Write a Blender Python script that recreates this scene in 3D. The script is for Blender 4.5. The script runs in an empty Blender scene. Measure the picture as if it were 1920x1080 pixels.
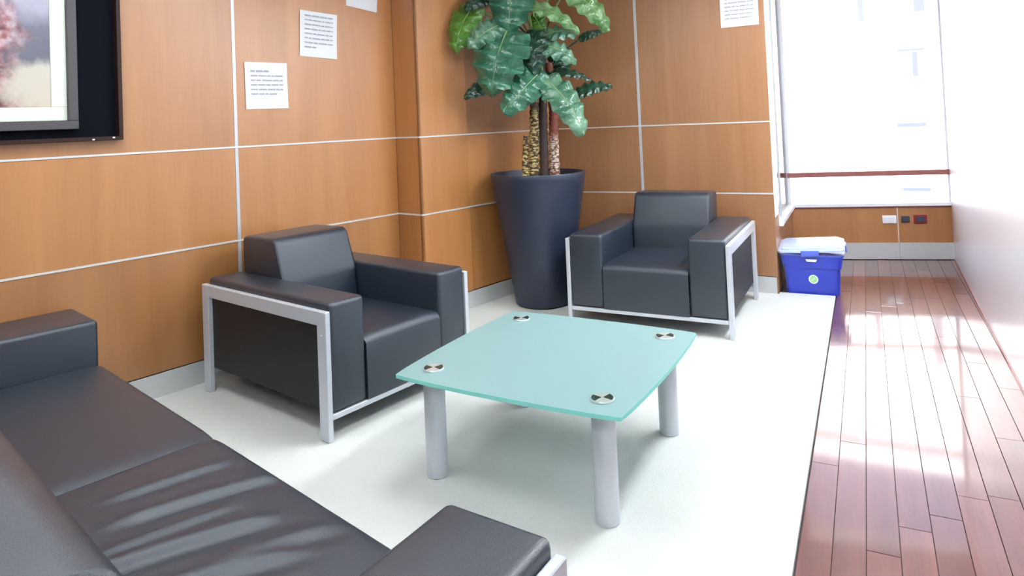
import bpy, bmesh, math, random
from mathutils import Vector, Matrix
random.seed(7)
C = bpy.context.scene.collection
SC = bpy.context.scene
PI = math.pi

# ---------------------------------------------------------------- camera
cd = bpy.data.cameras.new('camera'); cam = bpy.data.objects.new('camera', cd); C.objects.link(cam)
cd.sensor_width = 36.0; cd.lens = 1261.08/1920*36.0
cd.shift_x = 0.0; cd.shift_y = -(540-194.65)/1920
cd.clip_start = 0.02; cd.clip_end = 300
cam.matrix_world = Matrix.Translation((0, 0, 1.5)) @ Matrix.Rotation(0.46682, 4, 'Z') @ Matrix.Rotation(PI/2+0.02673, 4, 'X') @ Matrix.Rotation(-0.04265, 4, 'Z')
SC.camera = cam
# ---------------------------------------------------------------- exposure, sky, sun
SC.view_settings.view_transform = 'Standard'; SC.view_settings.look = 'None'
SC.view_settings.gamma = 1.0; SC.view_settings.use_curve_mapping = False
SC.view_settings.exposure = 0.0
w = bpy.data.worlds.new('sky'); SC.world = w; w.use_nodes = True
bg = w.node_tree.nodes['Background']; bg.inputs[0].default_value = (0.64, 0.68, 1.0, 1); bg.inputs[1].default_value = 2.1
sd = bpy.data.lights.new('sun', 'SUN'); sd.energy = 34; sd.angle = 0.01; sd.color = (1, .97, .93)
sun = bpy.data.objects.new('sun', sd); C.objects.link(sun)
sun.rotation_euler = Vector((0.25, 0.75, -0.62)).to_track_quat('-Z', 'Y').to_euler()
PANEL_ALCOVE, PANEL_HALL, PANEL_REAR = 15.5, 48.0, 12.5

# ---------------------------------------------------------------- materials
def new_mat(name):
    m = bpy.data.materials.new(name); m.use_nodes = True
    return m, m.node_tree, m.node_tree.nodes['Principled BSDF']
def plain(name, col, rough=.5, metal=0, coat=0, coat_rough=.1, bump=0, bscale=300, var=0, spec=.5, emit=0):
    m, t, b = new_mat(name)
    b.inputs['Base Color'].default_value = (*col, 1); b.inputs['Roughness'].default_value = rough
    b.inputs['Metallic'].default_value = metal; b.inputs['Coat Weight'].default_value = coat
    b.inputs['Coat Roughness'].default_value = coat_rough; b.inputs['Specular IOR Level'].default_value = spec
    tc = t.nodes.new('ShaderNodeTexCoord')
    if emit:
        b.inputs['Emission Color'].default_value = (*col, 1); b.inputs['Emission Strength'].default_value = emit
    if var:
        n = t.nodes.new('ShaderNodeTexNoise'); n.inputs['Scale'].default_value = 3; n.inputs['Detail'].default_value = 5
        t.links.new(tc.outputs['Object'], n.inputs['Vector'])
        r = t.nodes.new('ShaderNodeMapRange'); r.inputs[3].default_value = 1-var; r.inputs[4].default_value = 1+var
        t.links.new(n.outputs['Fac'], r.inputs[0])
        h = t.nodes.new('ShaderNodeHueSaturation'); h.inputs['Color'].default_value = (*col, 1)
        t.links.new(r.outputs[0], h.inputs['Value']); t.links.new(h.outputs[0], b.inputs['Base Color'])
    if bump:
        n = t.nodes.new('ShaderNodeTexNoise'); n.inputs['Scale'].default_value = bscale; n.inputs['Detail'].default_value = 3
        t.links.new(tc.outputs['Object'], n.inputs['Vector'])
        k = t.nodes.new('ShaderNodeBump'); k.inputs['Strength'].default_value = bump; k.inputs['Distance'].default_value = .01
        t.links.new(n.outputs['Fac'], k.inputs['Height']); t.links.new(k.outputs[0], b.inputs['Normal'])
    return m
def wood(name, a, b_, scale=(7, 7, .55), rough=.35, coat=.6, coat_rough=.22, rnd=.12, grain=.35, knots=True):
    """wood with a stretched grain, hue varied per object"""
    m, t, b = new_mat(name)
    tc = t.nodes.new('ShaderNodeTexCoord'); mp = t.nodes.new('ShaderNodeMapping'); mp.inputs['Scale'].default_value = scale
    oi = t.nodes.new('ShaderNodeObjectInfo')
    ad = t.nodes.new('ShaderNodeVectorMath'); ad.operation = 'ADD'
    sc = t.nodes.new('ShaderNodeVectorMath'); sc.operation = 'SCALE'; sc.inputs[0].default_value = (13, 7, 5)
    t.links.new(oi.outputs['Random'], sc.inputs['Scale'])
    t.links.new(tc.outputs['Object'], mp.inputs['Vector']); t.links.new(mp.outputs[0], ad.inputs[0]); t.links.new(sc.outputs[0], ad.inputs[1])
    n1 = t.nodes.new('ShaderNodeTexNoise'); n1.inputs['Scale'].default_value = .8; n1.inputs['Detail'].default_value = 4; n1.inputs['Distortion'].default_value = .6
    n2 = t.nodes.new('ShaderNodeTexNoise'); n2.inputs['Scale'].default_value = 9; n2.inputs['Detail'].default_value = 6
    t.links.new(ad.outputs[0], n1.inputs['Vector']); t.links.new(ad.outputs[0], n2.inputs['Vector'])
    mx = t.nodes.new('ShaderNodeMath'); mx.operation = 'MULTIPLY_ADD'; mx.inputs[1].default_value = grain
    t.links.new(n2.outputs['Fac'], mx.inputs[0]); t.links.new(n1.outputs['Fac'], mx.inputs[2])
    rp = t.nodes.new('ShaderNodeValToRGB'); rp.color_ramp.elements[0].position = .38; rp.color_ramp.elements[0].color = (*b_, 1)
    rp.color_ramp.elements[1].position = .92; rp.color_ramp.elements[1].color = (*a, 1)
    t.links.new(mx.outputs[0], rp.inputs[0])
    hs = t.nodes.new('ShaderNodeHueSaturation')
    mr = t.nodes.new('ShaderNodeMapRange'); mr.inputs[3].default_value = 1-rnd; mr.inputs[4].default_value = 1+rnd
    t.links.new(oi.outputs['Random'], mr.inputs[0]); t.links.new(mr.outputs[0], hs.inputs['Value'])
    t.links.new(rp.outputs[0], hs.inputs['Color']); t.links.new(hs.outputs[0], b.inputs['Base Color'])
    b.inputs['Roughness'].default_value = rough; b.inputs['Coat Weight'].default_value = coat; b.inputs['Coat Roughness'].default_value = coat_rough
    if name == 'red_brown_parquet': b.inputs['Specular IOR Level'].default_value = .2; b.inputs['Coat IOR'].default_value = 1.6
    return m
M = {}
M['veneer'] = wood('orange_brown_veneer', (.49, .218, .070), (.37, .147, .038), grain=.25, rough=.42, coat=1.0, coat_rough=.34)
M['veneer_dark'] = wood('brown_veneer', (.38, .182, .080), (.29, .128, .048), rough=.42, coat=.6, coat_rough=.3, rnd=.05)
M['plank'] = wood('red_brown_parquet', (.20, .066, .050), (.11, .036, .032), scale=(9, .8, 9), rough=.3, coat=1.0, coat_rough=.06, rnd=.22)
M['redwood'] = wood('red_brown_rail', (.36, .11, .10), (.26, .08, .07), rough=.4, coat=.3, rnd=0)
M['alu'] = plain('satin_aluminium', (.62, .63, .66), .38, .35, bump=0)
M['frame'] = plain('pale_silver_paint', (.62, .65, .70), .36, .25)
M['strip'] = plain('pale_aluminium_strip', (.80, .78, .76), .3, .3)
M['skirting'] = plain('brushed_metal_skirting', (.62, .63, .63), .36, .3)
M['leather'] = plain('black_leather', (.016, .026, .042), .33, 0, bump=.25, bscale=420, spec=.7, coat=.25, coat_rough=.3)
M['leather_side'] = plain('black_board', (.010, .010, .011), .55)
M['carpet'] = plain('cream_white_carpet', (.70, .715, .68), .95, bump=.5, bscale=260, var=.06, spec=.1)
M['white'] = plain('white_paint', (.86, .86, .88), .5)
M['white_gloss'] = plain('white_gloss_paint', (.84, .84, .90), .3, coat=.3)
M['ceiling'] = plain('ceiling_white', (.82, .81, .80), .8)
M['cream'] = plain('cream_paint', (.72, .70, .66), .8)
M['paper'] = plain('white_paper', (.86, .87, .90), .7)
M['ink'] = plain('grey_print', (.42, .43, .50), .8)
M['ink_dark'] = plain('dark_grey_print', (.20, .20, .25), .8)
M['chrome'] = plain('chrome', (.80, .90, .88), .28, .7)
M['dark_chrome_reflection'] = plain('dark_chrome_reflection', (.03, .07, .065), .2, .5)
M['pot'] = plain('dark_blue_grey_plastic', (.020, .029, .055), .42, coat=.1, coat_rough=.3, var=.15)
M['soil'] = plain('dark_soil', (.02, .014, .010), .95, bump=1, bscale=60)
M['black'] = plain('matt_black', (.003, .004, .008), .9, spec=.15)
M['dark_brown'] = plain('dark_brown_wood', (.028, .010, .007), .5, spec=.3)
M['grey_frame'] = plain('dark_grey_moulding', (.075, .068, .074), .4)
M['mat'] = plain('cream_passepartout', (.74, .78, .68), .8)
M['blue'] = plain('blue_plastic', (.022, .045, .48), .35, coat=.3)
M['lid'] = plain('pale_blue_plastic', (.50, .60, .90), .35, coat=.3)
M['lid_blue'] = plain('mid_blue_plastic', (.10, .16, .68), .35, coat=.3)
M['green'] = plain('light_green_print', (.32, .62, .25), .5)
M['red_plastic'] = plain('dark_red_plastic', (.25, .015, .03), .4)
M['socket'] = plain('dark_grey_plastic', (.045, .045, .07), .4)
M['facade'] = plain('white_render', (.86, .84, .82), .9)
M['facade_pane'] = plain('pale_blue_blind', (.060, .065, .085), .6)
M['ground'] = plain('pale_paving', (.5, .5, .5), .9)
M['rubber'] = plain('black_rubber', (.01, .01, .01), .7)
M['petiole'] = plain('pale_green_stalk', (.30, .44, .16), .45)

def emit_mat(name, col, s):
    m, t, b = new_mat(name); t.nodes.remove(b)
    e = t.nodes.new('ShaderNodeEmission'); e.inputs[0].default_value = (*col, 1); e.inputs[1].default_value = s
    t.links.new(e.outputs[0], t.nodes['Material Output'].inputs[0]); return m
def glass_mat():
    m, t, b = new_mat('window_glass'); t.nodes.remove(b)
    tr = t.nodes.new('ShaderNodeBsdfTransparent'); gl = t.nodes.new('ShaderNodeBsdfGlossy'); gl.inputs['Roughness'].default_value = .01
    fr = t.nodes.new('ShaderNodeFresnel'); mx = t.nodes.new('ShaderNodeMixShader')
    tr.inputs[0].default_value = (.96, .98, .98, 1)
    t.links.new(fr.outputs[0], mx.inputs[0]); t.links.new(tr.outputs[0], mx.inputs[1]); t.links.new(gl.outputs[0], mx.inputs[2])
    t.links.new(mx.outputs[0], t.nodes['Material Output'].inputs[0]); return m
M['glass'] = glass_mat()
def frosted(name, col, tcol, f):
    m, t, b = new_mat(name)
    b.inputs['Base Color'].default_value = (*col, 1); b.inputs['Roughness'].default_value = .33; b.inputs['Specular IOR Level'].default_value = .5
    tl = t.nodes.new('ShaderNodeBsdfTranslucent'); tl.inputs[0].default_value = (*tcol, 1)
    mx = t.nodes.new('ShaderNodeMixShader'); mx.inputs[0].default_value = f
    t.links.new(b.outputs[0], mx.inputs[1]); t.links.new(tl.outputs[0], mx.inputs[2]); t.links.new(mx.outputs[0], t.nodes['Material Output'].inputs[0]); return m
M['frosted'] = frosted('frosted_green_glass', (.33, .50, .50), (.62, .76, .76), .36)
M['glass_edge'] = frosted('aqua_glass_edge', (.30, .78, .70), (.5, 1, .92), .5)

def leaf_mat(name, a, b_, rough=.3):
    m, t, b = new_mat(name)
    tc = t.nodes.new('ShaderNodeTexCoord'); n = t.nodes.new('ShaderNodeTexNoise'); n.inputs['Scale'].default_value = 9; n.inputs['Detail'].default_value = 4
    t.links.new(tc.outputs['Object'], n.inputs['Vector'])
    rp = t.nodes.new('ShaderNodeValToRGB'); rp.color_ramp.elements[0].position = .35; rp.color_ramp.elements[1].position = .7
    rp.color_ramp.elements[0].color = (*a, 1); rp.color_ramp.elements[1].color = (*b_, 1)
    t.links.new(n.outputs['Fac'], rp.inputs[0]); t.links.new(rp.outputs[0], b.inputs['Base Color'])
    b.inputs['Roughness'].default_value = rough; b.inputs['Coat Weight'].default_value = .8; b.inputs['Coat Roughness'].default_value = .18
    n3 = t.nodes.new('ShaderNodeTexNoise'); n3.inputs['Scale'].default_value = 28; n3.inputs['Detail'].default_value = 2; t.links.new(tc.outputs['Object'], n3.inputs['Vector'])
    bp = t.nodes.new('ShaderNodeBump'); bp.inputs['Strength'].default_value = .6; bp.inputs['Distance'].default_value = .02
    t.links.new(n3.outputs['Fac'], bp.inputs['Height']); t.links.new(bp.outputs[0], b.inputs['Normal']); t.links.new(bp.outputs[0], b.inputs['Coat Normal'])
    tl = t.nodes.new('ShaderNodeBsdfTranslucent'); t.links.new(rp.outputs[0], tl.inputs[0])
    mx = t.nodes.new('ShaderNodeMixShader'); mx.inputs[0].default_value = .15
    t.links.new(b.outputs[0], mx.inputs[1]); t.links.new(tl.outputs[0], mx.inputs[2]); t.links.new(mx.outputs[0], t.nodes['Material Output'].inputs[0])
    return m
LEAFM = [leaf_mat('dark_green_leaf', (.006, .040, .022), (.02, .085, .045)), leaf_mat('blue_green_leaf', (.022, .13, .072), (.06, .24, .14)),
         leaf_mat('bright_green_leaf', (.05, .20, .015), (.12, .33, .04)), leaf_mat('pale_glossy_leaf', (.04, .16, .085), (.22, .42, .28), .25),
         leaf_mat('light_green_leaf', (.06, .19, .035), (.28, .48, .22), .25)]
def trunk_mat(name, a, b_, z0=1.5, hi=None):
    m, t, b = new_mat(name)
    tc = t.nodes.new('ShaderNodeTexCoord'); sp = t.nodes.new('ShaderNodeSeparateXYZ'); t.links.new(tc.outputs['Object'], sp.inputs[0])
    v = t.nodes.new('ShaderNodeTexVoronoi'); v.inputs['Scale'].default_value = 30
    mp = t.nodes.new('ShaderNodeMapping'); mp.inputs['Scale'].default_value = (1, 1, 2.6); t.links.new(tc.outputs['Object'], mp.inputs['Vector']); t.links.new(mp.outputs[0], v.inputs['Vector'])
    rp = t.nodes.new('ShaderNodeValToRGB'); rp.color_ramp.elements[0].position = .42; rp.color_ramp.elements[1].position = .6
    rp.color_ramp.elements[0].color = (*b_, 1); rp.color_ramp.elements[1].color = (*a, 1); t.links.new(v.outputs['Distance'], rp.inputs[0])
    r2 = t.nodes.new('ShaderNodeMapRange'); r2.inputs[1].default_value = z0-.05; r2.inputs[2].default_value = z0+.05; t.links.new(sp.outputs[2], r2.inputs[0])
    mx = t.nodes.new('ShaderNodeMix'); mx.data_type = 'RGBA'; t.links.new(r2.outputs[0], mx.inputs[0]); t.links.new(rp.outputs[0], mx.inputs[6]); mx.inputs[7].default_value = (*(hi or a), 1)
    t.links.new(mx.outputs[2], b.inputs['Base Color']); b.inputs['Roughness'].default_value = .7
    return m
def painting_mat():
    """soft blurred painting: reddish figure at the left, grey violet top, sandy ground"""
    m, t, b = new_mat('painted_canvas')
    tc = t.nodes.new('ShaderNodeTexCoord'); sp = t.nodes.new('ShaderNodeSeparateXYZ'); t.links.new(tc.outputs['Object'], sp.inputs[0])
    n = t.nodes.new('ShaderNodeTexNoise'); n.inputs['Scale'].default_value = 7; n.inputs['Detail'].default_value = 5; t.links.new(tc.outputs['Object'], n.inputs['Vector'])
    # height with noise -> ramp sand / slate / pale violet
    a = t.nodes.new('ShaderNodeMath'); a.operation = 'MULTIPLY_ADD'; a.inputs[1].default_value = .22; t.links.new(n.outputs['Fac'], a.inputs[0]); t.links.new(sp.outputs[2], a.inputs[2])
    mr = t.nodes.new('ShaderNodeMapRange'); mr.inputs[1].default_value = 1.70; mr.inputs[2].default_value = 2.75; t.links.new(a.outputs[0], mr.inputs[0])
    rp = t.nodes.new('ShaderNodeValToRGB'); e = rp.color_ramp.elements
    e[0].position = 0; e[0].color = (.50, .42, .28, 1); e[1].position = 1; e[1].color = (.35, .33, .45, 1)
    for p, c in ((.10, (.58, .52, .42, 1)), (.28, (.56, .52, .45, 1)), (.33, (.14, .14, .18, 1)), (.48, (.17, .17, .22, 1)), (.62, (.42, .40, .50, 1))):
        k = e.new(p); k.color = c
    t.links.new(mr.outputs[0], rp.inputs[0])
    # figure mask: falls off from the left
    b2 = t.nodes.new('ShaderNodeMath'); b2.operation = 'MULTIPLY_ADD'; b2.inputs[1].default_value = .35; t.links.new(n.outputs['Fac'], b2.inputs[0]); t.links.new(sp.outputs[1], b2.inputs[2])
    m2 = t.nodes.new('ShaderNodeMapRange'); m2.inputs[1].default_value = 2.10; m2.inputs[2].default_value = 2.19; m2.inputs[3].default_value = 1; m2.inputs[4].default_value = 0; t.links.new(b2.outputs[0], m2.inputs[0])
    n2 = t.nodes.new('ShaderNodeTexNoise'); n2.inputs['Scale'].default_value = 22; n2.inputs['Detail'].default_value = 3; t.links.new(tc.outputs['Object'], n2.inputs['Vector'])
    r2 = t.nodes.new('ShaderNodeValToRGB'); f = r2.color_ramp.elements; f[0].position = .35; f[0].color = (.12, .05, .06, 1); f[1].position = .68; f[1].color = (.55, .42, .45, 1)
    k = f.new(.5); k.color = (.36, .15, .15, 1); t.links.new(n2.outputs['Fac'], r2.inputs[0])
    mx = t.nodes.new('ShaderNodeMix'); mx.data_type = 'RGBA'; t.links.new(m2.outputs[0], mx.inputs[0]); t.links.new(rp.outputs[0], mx.inputs[6]); t.links.new(r2.outputs[0], mx.inputs[7])
    t.links.new(mx.outputs[2], b.inputs['Base Color']); b.inputs['Roughness'].default_value = .6
    return m
M['painting'] = painting_mat()

# ---------------------------------------------------------------- mesh helpers
def obj(name, bm, mat, parent=None, smooth=False, mats=None):
    me = bpy.data.meshes.new(name); bmesh.ops.recalc_face_normals(bm, faces=bm.faces[:]) if name != 'leaf' else None
    bm.to_mesh(me); bm.free()
    for mm in (mats or [mat]): me.materials.append(mm)
    o = bpy.data.objects.new(name, me); C.objects.link(o)
    if parent: o.parent = parent
    if smooth:
        for p in me.polygons: p.use_smooth = True
        try: me.set_sharp_from_angle(angle=math.radians(48))
        except Exception: pass
    return o
def empty(name, loc=(0, 0, 0), rz=0):
    o = bpy.data.objects.new(name, None); C.objects.link(o); o.location = loc; o.rotation_euler = (0, 0, rz); o.empty_display_size = .1
    return o
def tag(o, label, cat, group=None, kind=None):
    o['label'] = label; o['category'] = cat
    if group: o['group'] = group
    if kind: o['kind'] = kind
    return o
def struct(o): o['kind'] = 'structure'; return o
def bev(bm, r, seg=2, edges=None):
    if r > 0: bmesh.ops.bevel(bm, geom=edges or bm.edges[:], offset=r, segments=seg, profile=.5, affect='EDGES')
    return bm
def prism(pts, z0, z1, r=0, seg=2, top=None):
    """footprint polygon extruded from z0 to z1; top gives another footprint for the upper end"""
    bm = bmesh.new(); lo = [bm.verts.new((x, y, z0)) for x, y in pts]; hi = [bm.verts.new((x, y, z1)) for x, y in (top or pts)]
    n = len(pts); bm.faces.new(lo[::-1]); bm.faces.new(hi)
    for i in range(n): bm.faces.new((lo[i], lo[(i+1) % n], hi[(i+1) % n], hi[i]))
    return bev(bm, r, seg)
def box(x0, x1, y0, y1, z0, z1, r=0, seg=2):
    return prism([(x0, y0), (x1, y0), (x1, y1), (x0, y1)], z0, z1, r, seg)
def profile_x(pts, x0, x1, r=0, seg=3):
    """(y,z) profile extruded along x"""
    bm = bmesh.new(); a = [bm.verts.new((x0, y, z)) for y, z in pts]; b = [bm.verts.new((x1, y, z)) for y, z in pts]
    n = len(pts); bm.faces.new(a); bm.faces.new(b[::-1])
    for i in range(n): bm.faces.new((a[i], b[i], b[(i+1) % n], a[(i+1) % n]))
    return bev(bm, r, seg)
def lathe(prof, n=40, cx=0, cy=0, cap=True):
    bm = bmesh.new(); rings = []
    for r, z in prof: rings.append([bm.verts.new((cx+r*math.cos(2*PI*i/n), cy+r*math.sin(2*PI*i/n), z)) for i in range(n)])
    for a, b in zip(rings, rings[1:]):
        for i in range(n): bm.faces.new((a[i], a[(i+1) % n], b[(i+1) % n], b[i]))
    if cap: bm.faces.new(rings[0][::-1]); bm.faces.new(rings[-1])
    return bm
def tube(pts, rad, n=10):
    bm = bmesh.new(); rings = []; pts = [Vector(p) for p in pts]
    if not hasattr(rad, '__len__'): rad = [rad]*len(pts)
    for i, p in enumerate(pts):
        d = (pts[min(i+1, len(pts)-1)]-pts[max(i-1, 0)]).normalized()
        a = d.cross(Vector((0, 0, 1)) if abs(d.z) < .9 else Vector((1, 0, 0))).normalized(); b = d.cross(a)
        rings.append([bm.verts.new(p+a*rad[i]*math.cos(2*PI*k/n)+b*rad[i]*math.sin(2*PI*k/n)) for k in range(n)])
    for a, b in zip(rings, rings[1:]):
        for i in range(n): bm.faces.new((a[i], a[(i+1) % n], b[(i+1) % n], b[i]))
    bm.faces.new(rings[0][::-1]); bm.faces.new(rings[-1]); return bm
def merge(*bms):
    out = bmesh.new()
    for b in bms:
        me = bpy.data.meshes.new('t'); b.to_mesh(me); b.free(); out.from_mesh(me); bpy.data.meshes.remove(me)
    return out

# ---------------------------------------------------------------- room frames
HB, H2, H1, HC = .143, .82, 1.413, 2.9
LW = (Vector((-4.248, 0, 0)), -.236)          # left wall: local x into the room, local y along it
JOG, SJ = .27, 4.44
def wall_pt(x, s, z=0): return LW[0]+Matrix.Rotation(LW[1], 3, 'Z') @ Vector((x, s, z))
def left_local(name): return empty(name, LW[0], LW[1])

# floor: slab under everything, parquet planks in the hall strip
fl = struct(obj('floor', box(-6.5, 3, -3, 9, -.12, -.012), M['dark_brown']))
edges_rows = [3.14, 3.38, 2.58, 2.77, 2.89, 3.07, 3.11, 2.66, 3.3, 2.95]
K0, KW, TILT = -.235, .1025, .016
for c in range(11):
    x0 = K0+c*KW; start = edges_rows[c % 10]-6.0
    y = start
    while y < 7.72:
        y1 = min(y+1.0, 7.75)
        if y1 > -2.4:
            g = .0011; ys = max(y, -2.5)
            sh = lambda yy: TILT*(yy-2.6)
            bm = prism([(x0+g+sh(ys), ys+g), (x0+KW-g+sh(ys), ys+g), (x0+KW-g+sh(y1), y1-g), (x0+g+sh(y1), y1-g)], -.012, .001+random.uniform(-.0002, .0002), .0008, 1)
            obj('plank', bm, M['plank'], fl)
        y += 1.0
struct(obj('ceiling', box(-6.5, 1.2, -3, 7.9, HC, HC+.25), M['ceiling']))

# left wall with veneer panels, strips
wl = struct(left_local('wall_left'))
obj('wall_core', prism([(-.25, -3), (-.02, -3), (-.02, SJ), (JOG-.02, SJ+.03), (JOG-.02, 6.4), (-.25, 6.4)], 0, HC), M['dark_brown'], wl)
def panel(x, s0, s1, z0, z1, mat, parent=wl, t=.02):
    return obj('veneer_panel', box(x-t, x, s0, s1, z0, z1, .0015, 1), mat, parent)
VS = [-2.2, -.87, .46, 1.795, 3.13]
rows = [(HB, H2-.006), (H2+.006, H1-.006), (H1+.006, HC)]
edges = VS+[SJ]
for a, b in zip(edges, edges[1:]):
    for z0, z1 in rows: panel(0, a+.011 if a != edges[0] else a, b-.011 if b != SJ else b, z0, z1, M['veneer'])
for z0, z1 in rows:
    obj('veneer_panel', box(0, JOG, SJ, SJ+.02, z0, z1, .0015, 1), M['veneer'], wl)
    panel(JOG, SJ, 4.965, z0, z1, M['veneer'])
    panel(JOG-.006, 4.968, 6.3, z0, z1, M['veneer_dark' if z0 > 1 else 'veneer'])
for h in (H2, H1):
    obj('metal_strip', box(-.004, .004, -2.2, SJ, h-.006, h+.006, .001, 1), M['strip'], wl)
    obj('metal_strip', box(.004, JOG+.004, SJ-.004, SJ+.004, h-.006, h+.006, .001, 1), M['strip'], wl)
    obj('metal_strip', box(JOG-.008, JOG+.004, SJ, 6.2, h-.006, h+.006, .001, 1), M['strip'], wl)
for s in VS[1:]:
    obj('metal_strip', box(-.006, .003, s-.011, s+.011, HB, HC, .001, 1), M['alu'], wl)
bl = struct(left_local('baseboard_left'))
obj('skirting_board', prism([(-.0, -2.2), (.012, -2.2), (.012, SJ-.012), (JOG+.012, SJ-.012), (JOG+.012, 6.15), (JOG, 6.15), (JOG, SJ-.0), (0, SJ)], .0, HB-.004, .001, 1), M['skirting'], bl)

# back wall (behind the second armchair)
BY = 5.888
wb = struct(empty('wall_back', (0, BY, 0)))
obj('wall_core', box(-2.75, -.625, .02, .2, 0, HC), M['dark_brown'], wb)
BX0, BXV, BX1 = -2.62, -1.697, -.604
for x0, x1 in ((BX0, BXV-.012), (BXV+.012, BX1)):
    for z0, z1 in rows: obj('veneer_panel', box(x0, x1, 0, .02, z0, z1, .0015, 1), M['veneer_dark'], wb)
for h in (H2, H1): obj('metal_strip', box(BX0, BX1, -.004, .004, h-.006, h+.006, .001, 1), M['strip'], wb)
obj('metal_strip', box(BXV-.012, BXV+.012, -.003, .006, HB, HC, .001, 1), M['alu'], wb)
bb = struct(empty('baseboard_back', (0, BY, 0)))
obj('skirting_board', box(-2.6, BX1-.01, -.014, 0, 0, HB-.004, .001, 1), M['skirting'], bb)

# return wall beside the box: wood below the sill, face whitened for window glare and window above
SILL = .532
wr = struct(empty('wall_return', (0, 0, 0)))
RX = lambda y: -.604+(y-5.888)*.012
def ret(name, y0, y1, z0, z1, mat, t=.12, r=.001, off=0, parent=wr):
    return obj(name, prism([(RX(y0)-t, y0), (RX(y0)+off, y0), (RX(y1)+off, y1), (RX(y1)-t, y1)], z0, z1, r, 1), mat, parent)
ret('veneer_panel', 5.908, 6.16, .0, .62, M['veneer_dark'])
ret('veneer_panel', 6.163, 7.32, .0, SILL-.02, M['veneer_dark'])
ret('glare_white_face', 5.908, 6.16, .621, HC, M['white'])  # wooden end face coloured white to carry the window glare
w2 = struct(empty('window_2'))
ret('window_sill', 6.165, 7.30, SILL-.02, SILL+.02, M['white'], t=.12, off=.03, parent=w2)
ret('frame_head', 6.165, 7.32, 2.78, HC, M['white'], parent=w2)
ret('frame_post', 6.165, 6.185, SILL+.02, 2.78, M['white'], parent=w2, t=.06)
ret('frame_post', 7.30, 7.32, SILL+.02, 2.78, M['white'], parent=w2, t=.06)
ret('glass_pane', 6.185, 7.30, SILL+.02, 2.78, M['glass'], parent=w2, t=.034, off=-.028, r=0)
ret('gasket', 6.42, 6.425, SILL+.02, 2.78, M['skirting'], parent=w2, t=.02, off=.0)

# end wall, slightly turned: local x along it
EA = math.atan(.255)
EO = Vector((.785, 7.66, 0))                 # right-hand corner; local x runs from -1.42 to 0
def E_(name): return empty(name, EO, EA)
we = struct(E_('wall_end')); L0 = -1.412; SPL = -.452
obj('wall_core', box(L0-.1, .25, .02, .16, 0, SILL-.03), M['dark_brown'], we)
for x0, x1 in ((L0-.02, SPL-.004), (SPL+.004, .05)):
    obj('veneer_panel', box(x0, x1, 0, .02, .165, SILL-.03, .001, 1), M['veneer'], we)
obj('metal_strip', box(SPL-.004, SPL+.004, -.001, .004, .165, SILL-.03), M['strip'], we)
obj('sill_shadow_strip', box(L0-.02, .05, -.006, .02, SILL-.029, SILL-.012), M['redwood'], we)  # reddish strip stands in for the shadow below the sill nose
be = struct(E_('baseboard_end'))
obj('skirting_board', box(L0, SPL-.001, -.012, 0, .006, .165, .001, 1), M['skirting'], be)
obj('skirting_board', box(SPL+.001, .04, -.012, 0, .006, .165, .001, 1), M['skirting'], be)
w1 = struct(E_('window_1'))
obj('window_sill', box(L0-.02, .05, -.03, .16, SILL-.011, SILL+.02, .004, 2), M['white'], w1)
obj('glass_pane', box(L0-.005, .015, .045, .051, SILL+.02, .825), M['glass'], w1)
obj('rail', box(L0-.03, .045, -.012, .04, .817, .866, .004, 2), M['redwood'], w1)
for x0, x1 in ((L0-.03, L0-.005), (.015, .05)): obj('frame_post', box(x0, x1, .02, .06, SILL+.02, 2.78, .002, 1), M['white'], w1)
obj('frame_head', box(L0-.05, .1, .0, .14, 2.78, HC), M['white'], w1)
obj('glass_pane', box(L0-.005, .015, .045, .051, .862, 2.78), M['glass'], w1)

# right wall of the hall, near wall behind the camera
wx = lambda y: .600+.027*y
struct(obj('wall_right', prism([(wx(-3), -3), (wx(7.95), 7.95), (wx(7.95)+.2, 7.95), (wx(-3)+.2, -3)], 0, HC), M['white_gloss']))
struct(obj('trim_1', prism([(wx(-2.8)-.006, -2.8), (wx(7.64)-.006, 7.64), (wx(7.64), 7.64), (wx(-2.8), -2.8)], .001, .012), M['redwood']))
struct(obj('wall_near', box(-6.5, 1.2, -3.0, -2.6, 0, HC), M['cream']))

# ---------------------------------------------------------------- ceiling lights (out of view above)
def ceil_light(x, y, sx, sy, s, label, col=(.90, .96, 1.0)):
    r = tag(empty('ceiling_light', (x, y, HC)), label, 'ceiling light', 'flush ceiling light panels')
    obj('frame', merge(box(-sx/2-.03, sx/2+.03, -sy/2-.03, -sy/2, -.03, 0), box(-sx/2-.03, sx/2+.03, sy/2, sy/2+.03, -.03, 0),
                       box(-sx/2-.03, -sx/2, -sy/2, sy/2, -.03, 0), box(sx/2, sx/2+.03, -sy/2, sy/2, -.03, 0)), M['white'], r)
    obj('diffuser', box(-sx/2, sx/2, -sy/2, sy/2, -.02, -.004), emit_mat('lit_diffuser', col, s), r)
ceil_light(-1.55, 2.9, .9, .9, PANEL_ALCOVE, 'square ceiling light panel above the glass coffee table')
ceil_light(-2.6, 1.5, .9, .9, PANEL_ALCOVE, 'square ceiling light panel above the long sofa')
ceil_light(.18, 4.3, .45, 1.8, PANEL_HALL, 'long ceiling light panel above the wooden hall floor')
ceil_light(-.6, -.6, 1.2, 1.2, PANEL_REAR, 'wide ceiling light panel at the near end of the room')

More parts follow.
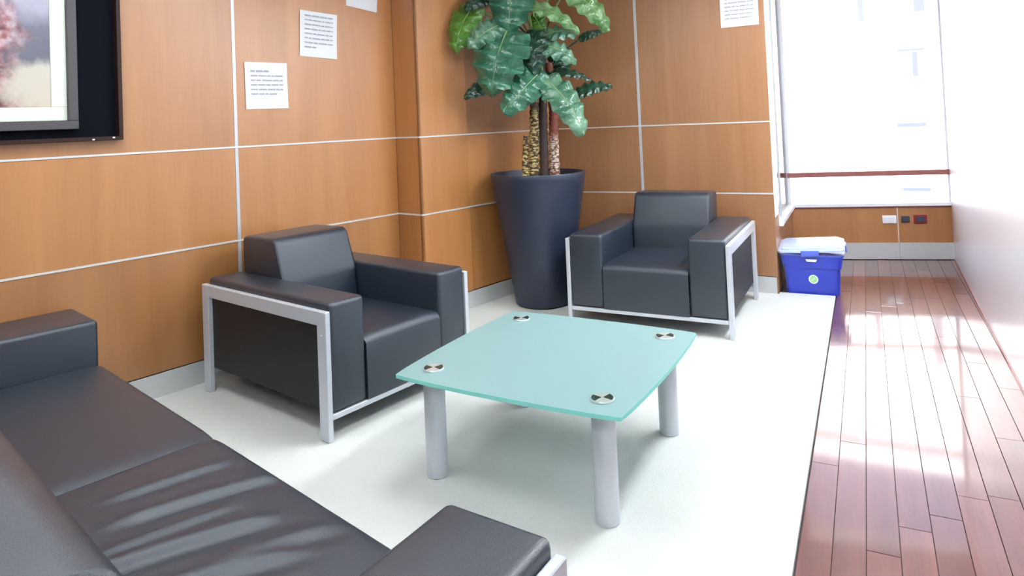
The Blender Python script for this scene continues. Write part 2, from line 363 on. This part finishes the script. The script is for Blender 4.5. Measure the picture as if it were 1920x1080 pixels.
# ---------------------------------------------------------------- carpet
R0 = -.2375
cp = prism([tuple(wall_pt(.014, -2.4).xy), (R0-.004+TILT*(-5.1), -2.5), (R0-.004+TILT*(5.93-2.6), 5.93), (-.60, 5.93), (-.60, BY-.016), tuple(wall_pt(JOG+.014, 6.108).xy), tuple(wall_pt(JOG+.014, SJ-.014).xy), tuple(wall_pt(.014, SJ-.014).xy)], -.012, .010)
tag(obj('carpet', cp, M['carpet']), 'cream white carpet filling the seating area beside the wooden hall floor', 'carpet')

# ---------------------------------------------------------------- pictures and papers on the walls
fp = tag(empty('framed_picture', LW[0], LW[1]), 'large framed painting in a deep black box frame high on the left veneer wall', 'picture')
S0, S1, Z0, Z1 = 1.30, 2.45, 1.493, 2.78
def ring(s0, s1, z0, z1, wd, x0, x1, r=.002):
    return merge(box(x0, x1, s0, s1, z0, z0+wd, r, 1), box(x0, x1, s0, s1, z1-wd, z1, r, 1), box(x0, x1, s0, s0+wd, z0+wd, z1-wd, r, 1), box(x0, x1, s1-wd, s1, z0+wd, z1-wd, r, 1))
obj('backing_board', box(.002, .010, S0+.01, S1-.01, Z0+.01, Z1-.01), M['black'], fp)
obj('box_frame', ring(S0, S1, Z0, Z1, .022, .001, .055), M['dark_brown'], fp)
obj('inner_frame', ring(S0+.2, S1-.215, Z0+.068, Z1-.1, .045, .0105, .05), M['grey_frame'], fp)
obj('passepartout', ring(S0+.246, S1-.261, Z0+.114, Z1-.146, .072, .0105, .028), M['mat'], fp)
obj('painting', box(.0105, .024, S0+.319, S1-.334, Z0+.187, Z1-.219), M['painting'], fp)
for yy, zz in ((2.40, 1.515), (2.30, 1.508)): obj('bolt', box(.054, .058, yy-.006, yy+.006, zz-.012+.0, zz-.004, .001, 1), M['white'], fp)

def paper(place, c, w_, h_, rot, nlines, label, title, top, seed, last=.4, group='printed sheets pinned to the walls', skew=0):
    """sheet of paper with lines of print; local x across the sheet, z up, -y towards the room"""
    rnd = random.Random(seed)
    loc, rz = place(c)
    o = tag(empty('paper_sheet', loc, rz), label, 'paper', group)
    bm = bmesh.new(); nx = 8; vs = {}
    for iy in (0, 1):
        for i in range(nx+1):
            for j in range(nx+1):
                u, v = i/nx-.5, j/nx-.5
                y = -.0035-.004*max(0, abs(v)-.32)*4*(.5+u)-.0012*math.sin(5*u+seed)-.0006*iy
                vs[i, j, iy] = bm.verts.new((u*w_+skew*v, y, v*h_))
    for iy in (0, 1):
        for i in range(nx):
            for j in range(nx): bm.faces.new((vs[i, j, iy], vs[i+1, j, iy], vs[i+1, j+1, iy], vs[i, j+1, iy]))
    for a in range(nx):
        for q in (((a, 0), (a+1, 0)), ((a, nx), (a+1, nx)), ((0, a), (0, a+1)), ((nx, a), (nx, a+1))):
            bm.faces.new((vs[(*q[0], 0)], vs[(*q[1], 0)], vs[(*q[1], 1)], vs[(*q[0], 1)]))
    sheet = obj('sheet', bm, M['paper'], o)
    tx = bmesh.new()
    pitch = h_*.098
    for k in range(nlines):
        z = h_*.5-top*h_-k*pitch; x = -w_*.38; end = w_*.38
        if k == nlines-1: end = -w_*.38+w_*.76*last
        if title and k == 0: end = w_*.05
        hh = h_*.013*(1.5 if title and k == 0 else 1)
        while x < end:
            l = min(rnd.uniform(.02, .07)*w_/.3, end-x)
            ya = -.0052-.001
            q = [tx.verts.new(p) for p in ((x+skew*z/h_, ya-.002, z-hh), (x+l+skew*z/h_, ya-.002, z-hh), (x+l+skew*z/h_, ya-.002, z+hh), (x+skew*z/h_, ya-.002, z+hh))]
            tx.faces.new(q); x += l+.007
    t = obj('printed_text', tx, M['ink_dark' if title and False else 'ink'], o)
    o.rotation_euler = (0, 0, rz)
    for ch in (sheet, t): ch.rotation_euler = (0, rot, 0)
    return o
onleft = lambda c: (wall_pt(.001, c[0], c[1]), LW[1]+PI/2)
onback = lambda c: (Vector((c[0], BY-.001, c[1])), 0)
paper(onleft, (3.352, 1.810), .305, .308, -.01, 6, 'lowest printed sheet on the left wall with a short bold title', True, .19, 3, .8)
paper(onleft, (3.764, 2.177), .305, .325, .04, 8, 'middle printed sheet on the left wall filled with eight lines', False, .10, 5, .4)
paper(onleft, (4.165, 2.56), .285, .32, .10, 7, 'highest printed sheet on the left wall cut by the top edge', False, .12, 8, .8)
paper(onback, (-.80, 2.385), .305, .335, .0, 8, 'printed sheet high on the back wall beside the window', False, .1, 11, .9)

# ---------------------------------------------------------------- armchairs
def cushion_top(x0, x1, y0, y1, z0, z1, r, crown=.008, creases=()):
    """box with a gently crowned and creased upper face"""
    bm = box(x0, x1, y0, y1, z0, z1)
    bmesh.ops.subdivide_edges(bm, edges=bm.edges[:], cuts=1, use_grid_fill=True)
    return bm
def armchair(loc, rz, W, D, aw, label):
    t = tag(empty('armchair', loc, rz), label, 'armchair', 'black leather armchairs with silver frames')
    fx = W/2-.030; ix = fx-aw+.005; top = .652; g = .128
    for s in (-1, 1):
        a, b = sorted((s*ix, s*fx))
        arm = obj('armrest', box(a, b, .004, D-.02, g, top, .022, 4), M['leather'], t, True)
        obj('side_panel', box(*sorted((s*(fx+.0005), s*(fx+.006))), .072, D-.072, g+.01, .545, .002, 1), M['leather_side'], t)
        a, b = sorted((s*(fx+.001), s*(W/2)))
        fr = merge(box(a, b, 0, .07, 0, .617, .003, 1), box(a, b, D-.07, D, 0, .617, .003, 1), box(a, b, .07, D-.07, .547, .617, .003, 1))
        sf = obj('side_frame', fr, M['frame'], t)
        bo = lathe([(.008, 0), (.009, .002), (.007, .0045)], 14); bmesh.ops.rotate(bo, verts=bo.verts, matrix=Matrix.Rotation(PI/2*s, 3, 'Y')); bmesh.ops.translate(bo, verts=bo.verts, vec=(s*W/2, .035, .50))
        obj('bolt', bo, M['alu'], sf, True)
    obj('front_bar', box(-fx, fx, .004, .05, g-.030, g-.004, .002, 1), M['frame'], t)
    obj('rear_bar', box(-fx, fx, D-.05, D-.004, g-.030, g-.004, .002, 1), M['frame'], t)
    # seat: crowned
    bm = bmesh.new(); nx, ny = 14, 16; x0, x1, y0, y1 = -ix+.002, ix-.002, .0, .80
    top_ = {}
    prof = [(0.0, g), (0.0, .30), (.002, .40), (.010, .425), (.028, .441), (.055, .447)]
    cols = []
    for i in range(nx+1):
        u = i/nx; x = x0+(x1-x0)*u; ed = 1-abs(2*u-1)**6
        c = [bm.verts.new((x, y, z-(.010*(1-ed) if z > .4 else 0))) for y, z in prof]
        for j in range(1, ny+1):
            v = j/ny; y = .055+(y1-.055)*v
            c.append(bm.verts.new((x, y, .447-.010*(1-ed)+.006*math.sin(PI*u)*math.sin(PI*v)-.006*v)))
        c.append(bm.verts.new((x, y1, g))); cols.append(c)
    for a, b in zip(cols, cols[1:]):
        for j in range(len(a)): bm.faces.new((a[j], b[j], b[(j+1) % len(b)], a[(j+1) % len(a)]))
    bm.faces.new(cols[0]); bm.faces.new(cols[-1][::-1])
    obj('seat', bm, M['leather'], t, True)
    obj('backrest', profile_x([(.71, .40), (.735, .62), (.80, .845), (.835, .868), (D-.05, .862), (D-.03, .84), (D-.03, g+.02), (.80, g+.02)], -ix+.003, ix-.003, .020, 3), M['leather'], t, True)
    for s in (-1, 1):
        for y in (.035, D-.035): obj('foot_pad', box(*sorted((s*(W/2-.028), s*(W/2-.002))), y-.03, y+.03, -.0, .004), M['rubber'], t)
    return t
CZ = .010
armchair((-2.185, 2.957, CZ), 1.365, 1.007, 1.19, .215, 'black leather armchair with silver frame against the left wall, nearest the sofa')
armchair((-1.344, 4.589, CZ), -.02, 1.172, 1.116, .255, 'black leather armchair with silver frame against the back wall, right of the plant')

# ---------------------------------------------------------------- sofa
so = tag(empty('sofa', (-3.708, 2.128, CZ), math.atan2(-.263, .9648)), 'long black leather sofa with silver frame in the foreground', 'sofa')
so_inv = (Matrix.Translation((-3.708, 2.128, 0)) @ Matrix.Rotation(math.atan2(-.263, .9648), 4, 'Z')).inverted()
def sl(x, y): p = so_inv @ Vector((x, y, 0)); return (p.x, p.y)
LS = 3.20; AL = .395; AR0 = sl(-.891, 1.347); AR1 = sl(-.607, 1.315); AR2 = sl(-.70, .45); AR3 = sl(-.985, .50)
obj('armrest', prism([(0, 0), (AL, 0), (AL-.02, -.98), (-.0, -.98)], .12, .612, .022, 4), M['leather'], so, True)
obj('armrest', prism([AR0, AR1, AR2, AR3], .12, .612, .022, 4), M['leather'], so, True)
SD = .50
def seat_cushion(x0, x1, seed, creases):
    """x0..x1 along the sofa, creased top"""
    bm = bmesh.new(); nx, ny = 110, 40; cols = []
    rnd = random.Random(seed)
    for i in range(nx+1):
        u = i/nx; x = x0+(x1-x0)*u; ed = (1-abs(2*u-1)**16)
        c = [bm.verts.new((x, 0.0, .12)), bm.verts.new((x, .004, .30)), bm.verts.new((x, .0, .385-.006*(1-ed))), bm.verts.new((x, -.008, .402-.009*(1-ed)))]
        for j in range(ny+1):
            v = j/ny; y = -.02-(SD+.12-.02)*v
            z = .412-.013*(1-ed)+.008*math.sin(PI*u)*math.sin(PI*min(1, v*1.1))-.002*math.exp(-v*20)*3
            for (cx, slope, wd, amp, v0, v1) in creases:
                d = (x-(cx+slope*(v-.3)))/wd
                fade = max(0, min(1, (v-v0)/.15))*max(0, min(1, (v1-v)/.15))
                z += 1.5*amp*math.exp(-d*d)*fade-amp*.8*math.exp(-((d-1.6)**2))*fade
            c.append(bm.verts.new((x, y, z)))
        c.append(bm.verts.new((x, -SD-.12, .12))); cols.append(c)
    for a, b in zip(cols, cols[1:]):
        for j in range(len(a)): bm.faces.new((a[j], b[j], b[(j+1) % len(b)], a[(j+1) % len(a)]))
    bm.faces.new(cols[0]); bm.faces.new(cols[-1][::-1])
    return obj('seat_cushion', bm, M['leather'], so, True)
MID = 1.655; XR = AR0[0]-.002
seat_cushion(AL+.002, MID-.001, 1, [])
seat_cushion(MID+.001, XR, 2, [(1.88, -.10, .022, .006, .0, .7), (2.06, -.16, .026, .008, -.1, .75), (2.18, -.12, .02, .004, .2, .9), (2.30, -.22, .030, .009, .15, 1.1), (2.44, -.2, .03, .006, .0, .6), (2.50, -.28, .032, .008, .2, 1.1)])
for x0, x1 in ((AL+.003, MID-.001), (MID+.001, XR+.10)):
    obj('back_cushion', profile_x([(-.985, .13), (-.985, .81), (-.95, .842), (-.77, .848), (-.72, .825), (-.60, .60), (-.49, .36), (-.50, .13)], x0, min(x1, 2.96), .02, 3), M['leather'], so, True)
obj('front_bar', box(.03, LS-.25, -.05, -.004, .10, .118, .002, 1), M['frame'], so)
def quad_bar(p, q, z0, z1, th=.028, name='side_frame', r=.003):
    d = Vector((q[0]-p[0], q[1]-p[1])).normalized(); n = Vector((-d.y, d.x))*th
    return prism([p, q, (q[0]+n.x, q[1]+n.y), (p[0]+n.x, p[1]+n.y)], z0, z1, r, 1)
def along(p, q, t): return (p[0]+(q[0]-p[0])*t, p[1]+(q[1]-p[1])*t)
e = .002
A1 = (AR1[0]+e, AR1[1]); A2 = (AR2[0]+e, AR2[1])
obj('side_frame', merge(quad_bar(A2, A1, .51, .578, -.028), quad_bar(along(A1, A2, .08), A1, 0, .51, .028), quad_bar(A2, along(A2, A1, .08), 0, .51, -.028)), M['frame'], so)
B1 = (-e, 0); B2 = (-e, -.98)
obj('side_frame', merge(quad_bar(B1, B2, .51, .578, -.024), quad_bar(B1, (-e, -.07), 0, .51, -.024), quad_bar((-e, -.91), B2, 0, .51, -.024)), M['frame'], so)

# ---------------------------------------------------------------- coffee table
ct = tag(empty('coffee_table', (-1.247, 2.796, CZ), -.053), 'low coffee table with frosted green glass top and four round grey legs', 'table')
TW, TH = 1.012, .455-CZ
half = TW/2; pts = []
for side in range(4):
    for k in range(13):
        tt = -1+2*k/12; bul = .020*(1-tt*tt)
        if k == 0: continue
        x, y = tt*half, -half-bul
        if k == 12: x -= .008; y += .002
        a = side*PI/2; pts.append((x*math.cos(a)-y*math.sin(a), x*math.sin(a)+y*math.cos(a)))
        if k == 12:
            x, y = half-.0015, -half+.008
            pts.append((x*math.cos(a)-y*math.sin(a), x*math.sin(a)+y*math.cos(a)))
bm = prism(pts, TH-.016, TH); bmesh.ops.bevel(bm, geom=[e_ for e_ in bm.edges if abs(e_.verts[0].co.z-e_.verts[1].co.z) < 1e-5], offset=.002, segments=1, affect='EDGES')
top = obj('glass_top', bm, None, ct, mats=[M['frosted'], M['glass_edge']])
for p in top.data.polygons: p.material_index = 0 if abs(p.normal.z) > .9 else 1
LO = half-.118
for sx in (-1, 1):
    for sy in (-1, 1):
        leg = obj('leg', lathe([(.040, .0), (.0455, .002), (.0455, TH-.030), (.044, TH-.028)], 40, sx*LO, sy*LO), M['frame'], ct, True)
        obj('foot_pad', lathe([(.042, .0003), (.042, .002)], 24, sx*LO, sy*LO), M['rubber'], leg)
        obj('spacer', lathe([(.044, TH-.030), (.046, TH-.0285), (.046, TH-.0185), (.044, TH-.0165)], 32, sx*LO, sy*LO), M['chrome'], leg, True)
        cap = obj('disc_cap', lathe([(.046, TH+.0002), (.0465, TH+.004), (.044, TH+.0075), (.020, TH+.0085), (.018, TH+.0082), (.0, TH+.0082)], 40, sx*LO, sy*LO, cap=False), M['chrome'], ct, True)
        # dark reflections in the chrome cap, painted on as two view-aligned wedges
        wd = bmesh.new()
        for k in range(2):
            a0 = k*PI+.467+.053-.72; a1 = a0+1.44; ps = [(sx*LO+.004*math.cos((a0+a1)/2), sy*LO+.004*math.sin((a0+a1)/2))]+[(sx*LO+.041*math.cos(a0+(a1-a0)*q/6), sy*LO+.041*math.sin(a0+(a1-a0)*q/6)) for q in range(7)]
            lo = [wd.verts.new((x, y, TH+.0075)) for x, y in ps]; hi = [wd.verts.new((x, y, TH+.0092)) for x, y in ps]
            wd.faces.new(lo[::-1]); wd.faces.new(hi)
            for i in range(len(ps)): j = (i+1) % len(ps); wd.faces.new((lo[i], lo[j], hi[j], hi[i]))
        obj('painted_reflection', wd, M['dark_chrome_reflection'], cap)

# ---------------------------------------------------------------- potted plant
PX, PY = -2.385, 5.145; PSH = (.055, -.105)
pp = tag(empty('potted_plant', (PX+PSH[0], PY+PSH[1], CZ)), 'tall leafy green plant in a tapered dark blue pot in the corner', 'plant')
POTH = 1.068
obj('pot', lathe([(.20, .0), (.222, .012), (.235, .10), (.30, .50), (.352, .82), (.385, POTH-.05), (.392, POTH-.006), (.388, POTH), (.372, POTH), (.366, POTH-.02), (.33, POTH-.25), (.0, POTH-.25)], 64, cap=False), M['pot'], pp, True)
obj('pot_base', lathe([(.2, .0), (.0, .0)], 40, cap=False), M['pot'], pp)
sb = lathe([(.345, POTH-.12), (.32, POTH-.085), (.2, POTH-.07), (.08, POTH-.06), (.0, POTH-.06)], 40, cap=False)
for v in sb.verts: v.co.z += random.uniform(-.008, .008)
obj('soil', sb, M['soil'], pp)
O_ = Vector((PX, PY, CZ))
T1 = trunk_mat('trunk_yellow_scars', (.08, .045, .025), (.62, .50, .20), 1.58, (.09, .05, .045))
T2 = trunk_mat('trunk_pale_scars', (.16, .055, .035), (.60, .52, .42), 1.34, (.20, .055, .035))
T3 = trunk_mat('trunk_plain', (.05, .028, .025), (.07, .04, .03), 1.2, (.05, .03, .03))
def trunk(pts, r0, r1, mat):
    P = [Vector(p)-O_ for p in pts]; n = 46; Q = []; R = []
    for i in range(n+1):
        t = i/n*(len(P)-1); k = min(int(t), len(P)-2); f = t-k
        Q.append(P[k].lerp(P[k+1], f)); R.append((r0+(r1-r0)*i/n)*(1+.13*((i % 3) == 0)-.05*((i % 3) == 1)))
    obj('trunk', tube(Q, R, 16), mat, pp, True)
trunk([(-2.475, 5.10, 1.0), (-2.470, 5.10, 1.2), (-2.455, 5.105, 1.38)], .030, .022, T1)
trunk([(-2.413, 5.125, 1.0), (-2.395, 5.135, 1.4), (-2.386, 5.14, 1.71), (-2.354, 5.155, 2.114)], .042, .030, T1)
trunk([(-2.257, 5.20, 1.0), (-2.252, 5.20, 1.35), (-2.246, 5.206, 1.57), (-2.27, 5.195, 1.974)], .042, .032, T2)
trunk([(-2.335, 5.165, 1.0), (-2.325, 5.17, 1.6), (-2.30, 5.18, 2.25)], .036, .030, T3)
LEAVES = [
  ((-2.766, 4.852, 2.438),(-2.803, 4.613, 2.068),0.284,1,2), ((-2.423, 4.957, 2.7),(-2.449, 4.835, 2.201),0.397,0,1),
  ((-2.456, 4.831, 2.218),(-2.513, 4.639, 1.717),0.483,1,1), ((-2.516, 4.858, 2.279),(-2.692, 4.61, 2.092),0.216,0,3),
  ((-2.264, 4.976, 1.874),(-2.444, 4.693, 1.563),0.284,0,1), ((-2.60, 4.874, 1.81),(-2.755, 4.637, 1.707),0.150,0,0),
  ((-2.211, 5.001, 1.819),(-1.883, 4.934, 1.379),0.284,1,3), ((-2.061, 5.292, 1.703),(-1.8, 5.415, 1.762),0.147,0,0),
  ((-2.23, 5.158, 1.871),(-1.951, 5.344, 1.814),0.103,0,0), ((-2.316, 5.062, 2.21),(-2.275, 4.916, 1.864),0.241,0,0),
  ((-2.261, 5.088, 2.18),(-1.961, 5.118, 2.181),0.172,1,3), ((-2.276, 5.026, 2.106),(-1.968, 5.06, 1.943),0.198,0,3),
  ((-2.342, 4.995, 2.426),(-1.935, 5.075, 2.183),0.147,0,4), ((-2.078, 5.174, 2.553),(-1.75, 5.273, 2.193),0.224,0,4),
  ((-2.36, 5.152, 2.367),(-2.273, 5.138, 2.213),0.147,0,2), ((-2.018, 5.312, 2.16),(-1.837, 5.342, 2.208),0.078,0,0),
  ((-2.69, 4.94, 2.51),(-2.766, 4.716, 2.41),0.147,0,0), ((-2.248, 5.315, 2.09),(-2.154, 5.304, 1.899),0.216,0,0),
  ((-2.58, 5.16, 2.088),(-2.419, 5.235, 1.942),0.216,0,0), ((-2.353, 5.156, 2.567),(-2.466, 5.158, 2.80),0.302,1,1),
  ((-2.229, 5.214, 2.605),(-2.011, 5.371, 2.82),0.302,1,1), ((-2.637, 5.023, 2.627),(-2.765, 4.852, 2.796),0.302,1,1)]
TOV = Vector((.45, -.80, .38)).normalized()      # most blades turn towards the open side of the corner and up
def leaf(i, base, tip, wd, lobed, mk):
    rnd = random.Random(100+i)
    B = Vector(base)-O_; T = Vector(tip)-O_; d = T-B; L = d.length; d.normalize()
    nrm = (TOV+Vector((rnd.uniform(-.3, .3), rnd.uniform(-.2, .2), rnd.uniform(-.2, .3)))); nrm = (nrm-d*nrm.dot(d)).normalized(); sd = d.cross(nrm).normalized()
    n, m = 30, 6; bm = bmesh.new(); rows_ = []
    ph = rnd.uniform(0, 6)
    for a in range(n+1):
        t = a/n
        wv = (max(0.0, t)**.38)*((1-t)**.5)*1.95*(1-.2*t)
        if lobed: wv *= 1-.14*(.5+.5*math.cos(t*2*PI*4.0))*min(1, t*4)
        else: wv *= 1-.05*(.5+.5*math.cos(t*2*PI*7+ph))
        wv = max(wv, .02)
        row = []
        arch = .16*L*math.sin(PI*t)
        for b in range(-m, m+1):
            s = b/m
            back = -.10*L*(abs(s)**1.5)*(1-t)*1.2          # heart-shaped base lobes reach back
            rip = .032*math.sin(t*2*PI*5+ph+s*.8)*abs(s)*(wd/.3)
            fold = .22*abs(s)*wd*.5
            row.append(bm.verts.new(B+d*(t*L+back)+sd*(s*wd*.5*wv)+nrm*(arch+fold*.8-.30*wd*abs(s)**2*.6+rip)))
        rows_.append(row)
    for r0, r1 in zip(rows_, rows_[1:]):
        for k in range(2*m): bm.faces.new((r0[k], r0[k+1], r1[k+1], r1[k]))
    # real thickness
    geo = bmesh.ops.solidify(bm, geom=bm.faces[:], thickness=.0022)
    bmesh.ops.remove_doubles(bm, verts=bm.verts[:], dist=.0001)
    o = obj('leaf', bm, LEAFM[mk], pp, True)
    # stalk from a trunk top to the blade
    cz = min(max(base[2]-.25, 1.62), 2.15)
    tops = [Vector((-2.372, 5.147, cz)), Vector((-2.262, 5.198, min(cz, 1.97))), Vector((-2.31, 5.175, cz))]
    S = min(tops, key=lambda q: (q-Vector(base)).length)-O_
    midp = S.lerp(B, .5)+Vector((0, 0, .06))
    Q = [S.lerp(midp, k/6).lerp(midp.lerp(B, k/6), k/6) for k in range(7)]
    ribs = [B+d*(t*L)+nrm*(.16*L*math.sin(PI*t)+.003) for t in (.04, .2, .4, .6, .8, .95)]
    obj('petiole', tube(Q+ribs, [.010-.0005*k for k in range(7)]+[.005, .0035, .0025, .002, .0014, .001], 8), M['petiole'] if mk else LEAFM[0], o, True)
for i, a in enumerate(LEAVES): leaf(i, *a)

# ---------------------------------------------------------------- storage box
BXO = (-.352, 5.945, .001)
sbx = tag(empty('storage_box', BXO, 0), 'blue plastic storage box with a tilted pale lid at the end of the carpet', 'box')
def rect(hx, y0, y1): return [(-hx, y0), (hx, y0), (hx, y1), (-hx, y1)]
DP = .36
def hollow(hx0, hx1, z0, z1, ya0, ya1, yb0, yb1, t=.005):
    bm = bmesh.new()
    def ringv(hx, y0, y1, z): return [bm.verts.new((x, y, z)) for x, y in rect(hx, y0, y1)]
    a = ringv(hx0, ya0, ya1, z0); b = ringv(hx1, yb0, yb1, z1); c = ringv(hx1-t, yb0+t, yb1-t, z1); d = ringv(hx0-t, ya0+t, ya1-t, z0+t)
    bm.faces.new(a[::-1]); bm.faces.new(d)
    for p, q in ((a, b), (b, c), (c, d)):
        for i in range(4): bm.faces.new((p[i], p[(i+1) % 4], q[(i+1) % 4], q[i]))
    vert = [e_ for e_ in bm.edges if abs(e_.verts[0].co.z-e_.verts[1].co.z) > .1]
    bmesh.ops.bevel(bm, geom=vert, offset=.02, segments=4, affect='EDGES')
    return bm
BXH = .325
obj('tub', hollow(.195, .207, 0, .215, .012, DP-.012, .004, DP-.004), M['blue'], sbx, True)
def band(hx0, hx1, y, z0, z1, y2=None):
    bm = prism(rect(hx0, y+.006, DP-y-.006), z0, z1, 0, 1, rect(hx1, y, DP-y))
    up = [f for f in bm.faces if abs(f.normal.z) > .9]; bmesh.ops.delete(bm, geom=up, context='FACES_ONLY')
    vert = [e_ for e_ in bm.edges if abs(e_.verts[0].co.z-e_.verts[1].co.z) > .01]
    bmesh.ops.bevel(bm, geom=vert, offset=.022, segments=4, affect='EDGES')
    bmesh.ops.solidify(bm, geom=bm.faces[:], thickness=.006)
    return bm
obj('upper_band', band(.216, .234, -.008, .213, BXH-.008), M['blue'], sbx, True)
obj('rim', band(.238, .242, -.016, BXH-.014, BXH), M['lid_blue'], sbx, True)
obj('dark_contents', box(-.19, .19, .02, DP-.02, .20, .285, .01, 2), M['black'], sbx, True)
def rounded(hx, y0, y1, r, n=6):
    P = []
    for cx, cy, a in ((hx-r, y1-r, 0), (-hx+r, y1-r, 1), (-hx+r, y0+r, 2), (hx-r, y0+r, 3)):
        P += [(cx+r*math.cos((a+k/n)*PI/2), cy+r*math.sin((a+k/n)*PI/2)) for k in range(n+1)]
    return P
lid = obj('lid', merge(prism(rounded(.250, -.026, DP+.026, .045), -.004, .010, 0, 1), prism(rounded(.247, -.023, DP+.023, .045), .010, .018, 0, 1, top=rounded(.236, -.012, DP+.012, .04)),
    prism(rounded(.224, .0, DP, .04), .016, .024, 0, 1), prism(rounded(.224, .0, DP, .04), .024, .031, 0, 1, top=rounded(.214, .010, DP-.010, .035))), M['lid'], sbx, True)
lid.location = (0, 0, BXH+.024); lid.rotation_euler = (.07, -.065, 0.02)
obj('clip', box(-.075, .06, -.034, -.02, -.035, .014, .004, 2), M['lid_blue'], lid, True)
obj('clip', box(.251, .262, .10, .24, -.04, .014, .004, 2), M['lid_blue'], lid, True)
obj('handle_recess', box(.07, .13, .16, .175, .030, .032, .001, 1), M['lid_blue'], lid)
obj('latch', prism([(-.035, -.016), (.035, -.016), (.022, -.006), (-.022, -.006)], .268, .288, .002, 1, top=[(-.045, -.016), (.045, -.016), (.04, -.006), (-.04, -.006)]), M['paper'], sbx)
st = lathe([(.0, 0), (.036, 0), (.036, .0015), (.0, .0015)], 28, cap=False)
bmesh.ops.rotate(st, verts=st.verts, matrix=Matrix.Rotation(PI/2, 3, 'X')); bmesh.ops.translate(st, verts=st.verts, vec=(.008, .006, .125))
stk = obj('sticker', st, M['paper'], sbx)
lf = lathe([(.0, 0), (.028, 0), (.028, .001), (.0, .001)], 24, cap=False)
bmesh.ops.rotate(lf, verts=lf.verts, matrix=Matrix.Rotation(PI/2, 3, 'X')); bmesh.ops.translate(lf, verts=lf.verts, vec=(.008, .0042, .125))
obj('sticker_print', lf, M['green'], stk)
lg = tube([(-.010, .0028, .108), (.004, .0028, .118), (.022, .0028, .142)], [.003, .004, .002], 6)
obj('sticker_mark', lg, M['paper'], stk)

# ---------------------------------------------------------------- sockets on the end wall
def socket(name, x, z, wd, h, mat, label, inner=None, cat='socket'):
    o = tag(empty(name, EO+Matrix.Rotation(EA, 3, 'Z') @ Vector((x, -.001, z)), EA), label, cat)
    obj('cover_plate', box(-wd/2, wd/2, -.012, 0, -h/2, h/2, .004, 2), mat, o, True)
    obj('socket_insert', box(-wd*.32, wd*.32, -.016, -.0125, -h*.33, h*.33, .002, 1), inner or mat, o)
    return o
socket('power_socket', -.529, .392, .125, .078, M['paper'], 'white power socket under the end window, left of the dark sockets', M['white'])
socket('data_socket', -.385, .392, .072, .062, M['socket'], 'small dark socket under the end window, between white and red ones')
socket('power_socket', -.255, .392, .115, .082, M['red_plastic'], 'dark socket with a red surround under the end window', M['socket'])

# ---------------------------------------------------------------- outside
bd = tag(empty('building', (0, 20, -8)), 'white sunlit building seen beyond the end window', 'building')
obj('facade_wall', box(-14, 16, 0, 1, 0, 15.5), M['facade'], bd)
obj('ledge', box(-14, 16, -.25, 0, 15.3, 15.7, .02, 1), M['facade'], bd)
for x0, x1, z0, z1 in ((.25, .42, 3.75, 5.2), (1.52, 1.80, 3.85, 5.2), (1.08, 1.74, 2.86, 2.96), (1.42, 1.58, 2.2, 2.86), (1.0, 1.68, .92, 1.06), (1.05, 1.7, -.72, -.60)):
    wdw = obj('window', box(x0, x1, -.06, 0, z0+8, z1+8, .005, 1), M['facade'], bd)
    obj('pane', box(x0+.02, x1-.02, -.066, -.0605, z0+8.02, z1+8-.02), M['facade_pane'], wdw)
struct(obj('ground_outside', box(-40, 40, 8.4, 60, -8.2, -8), M['ground']))
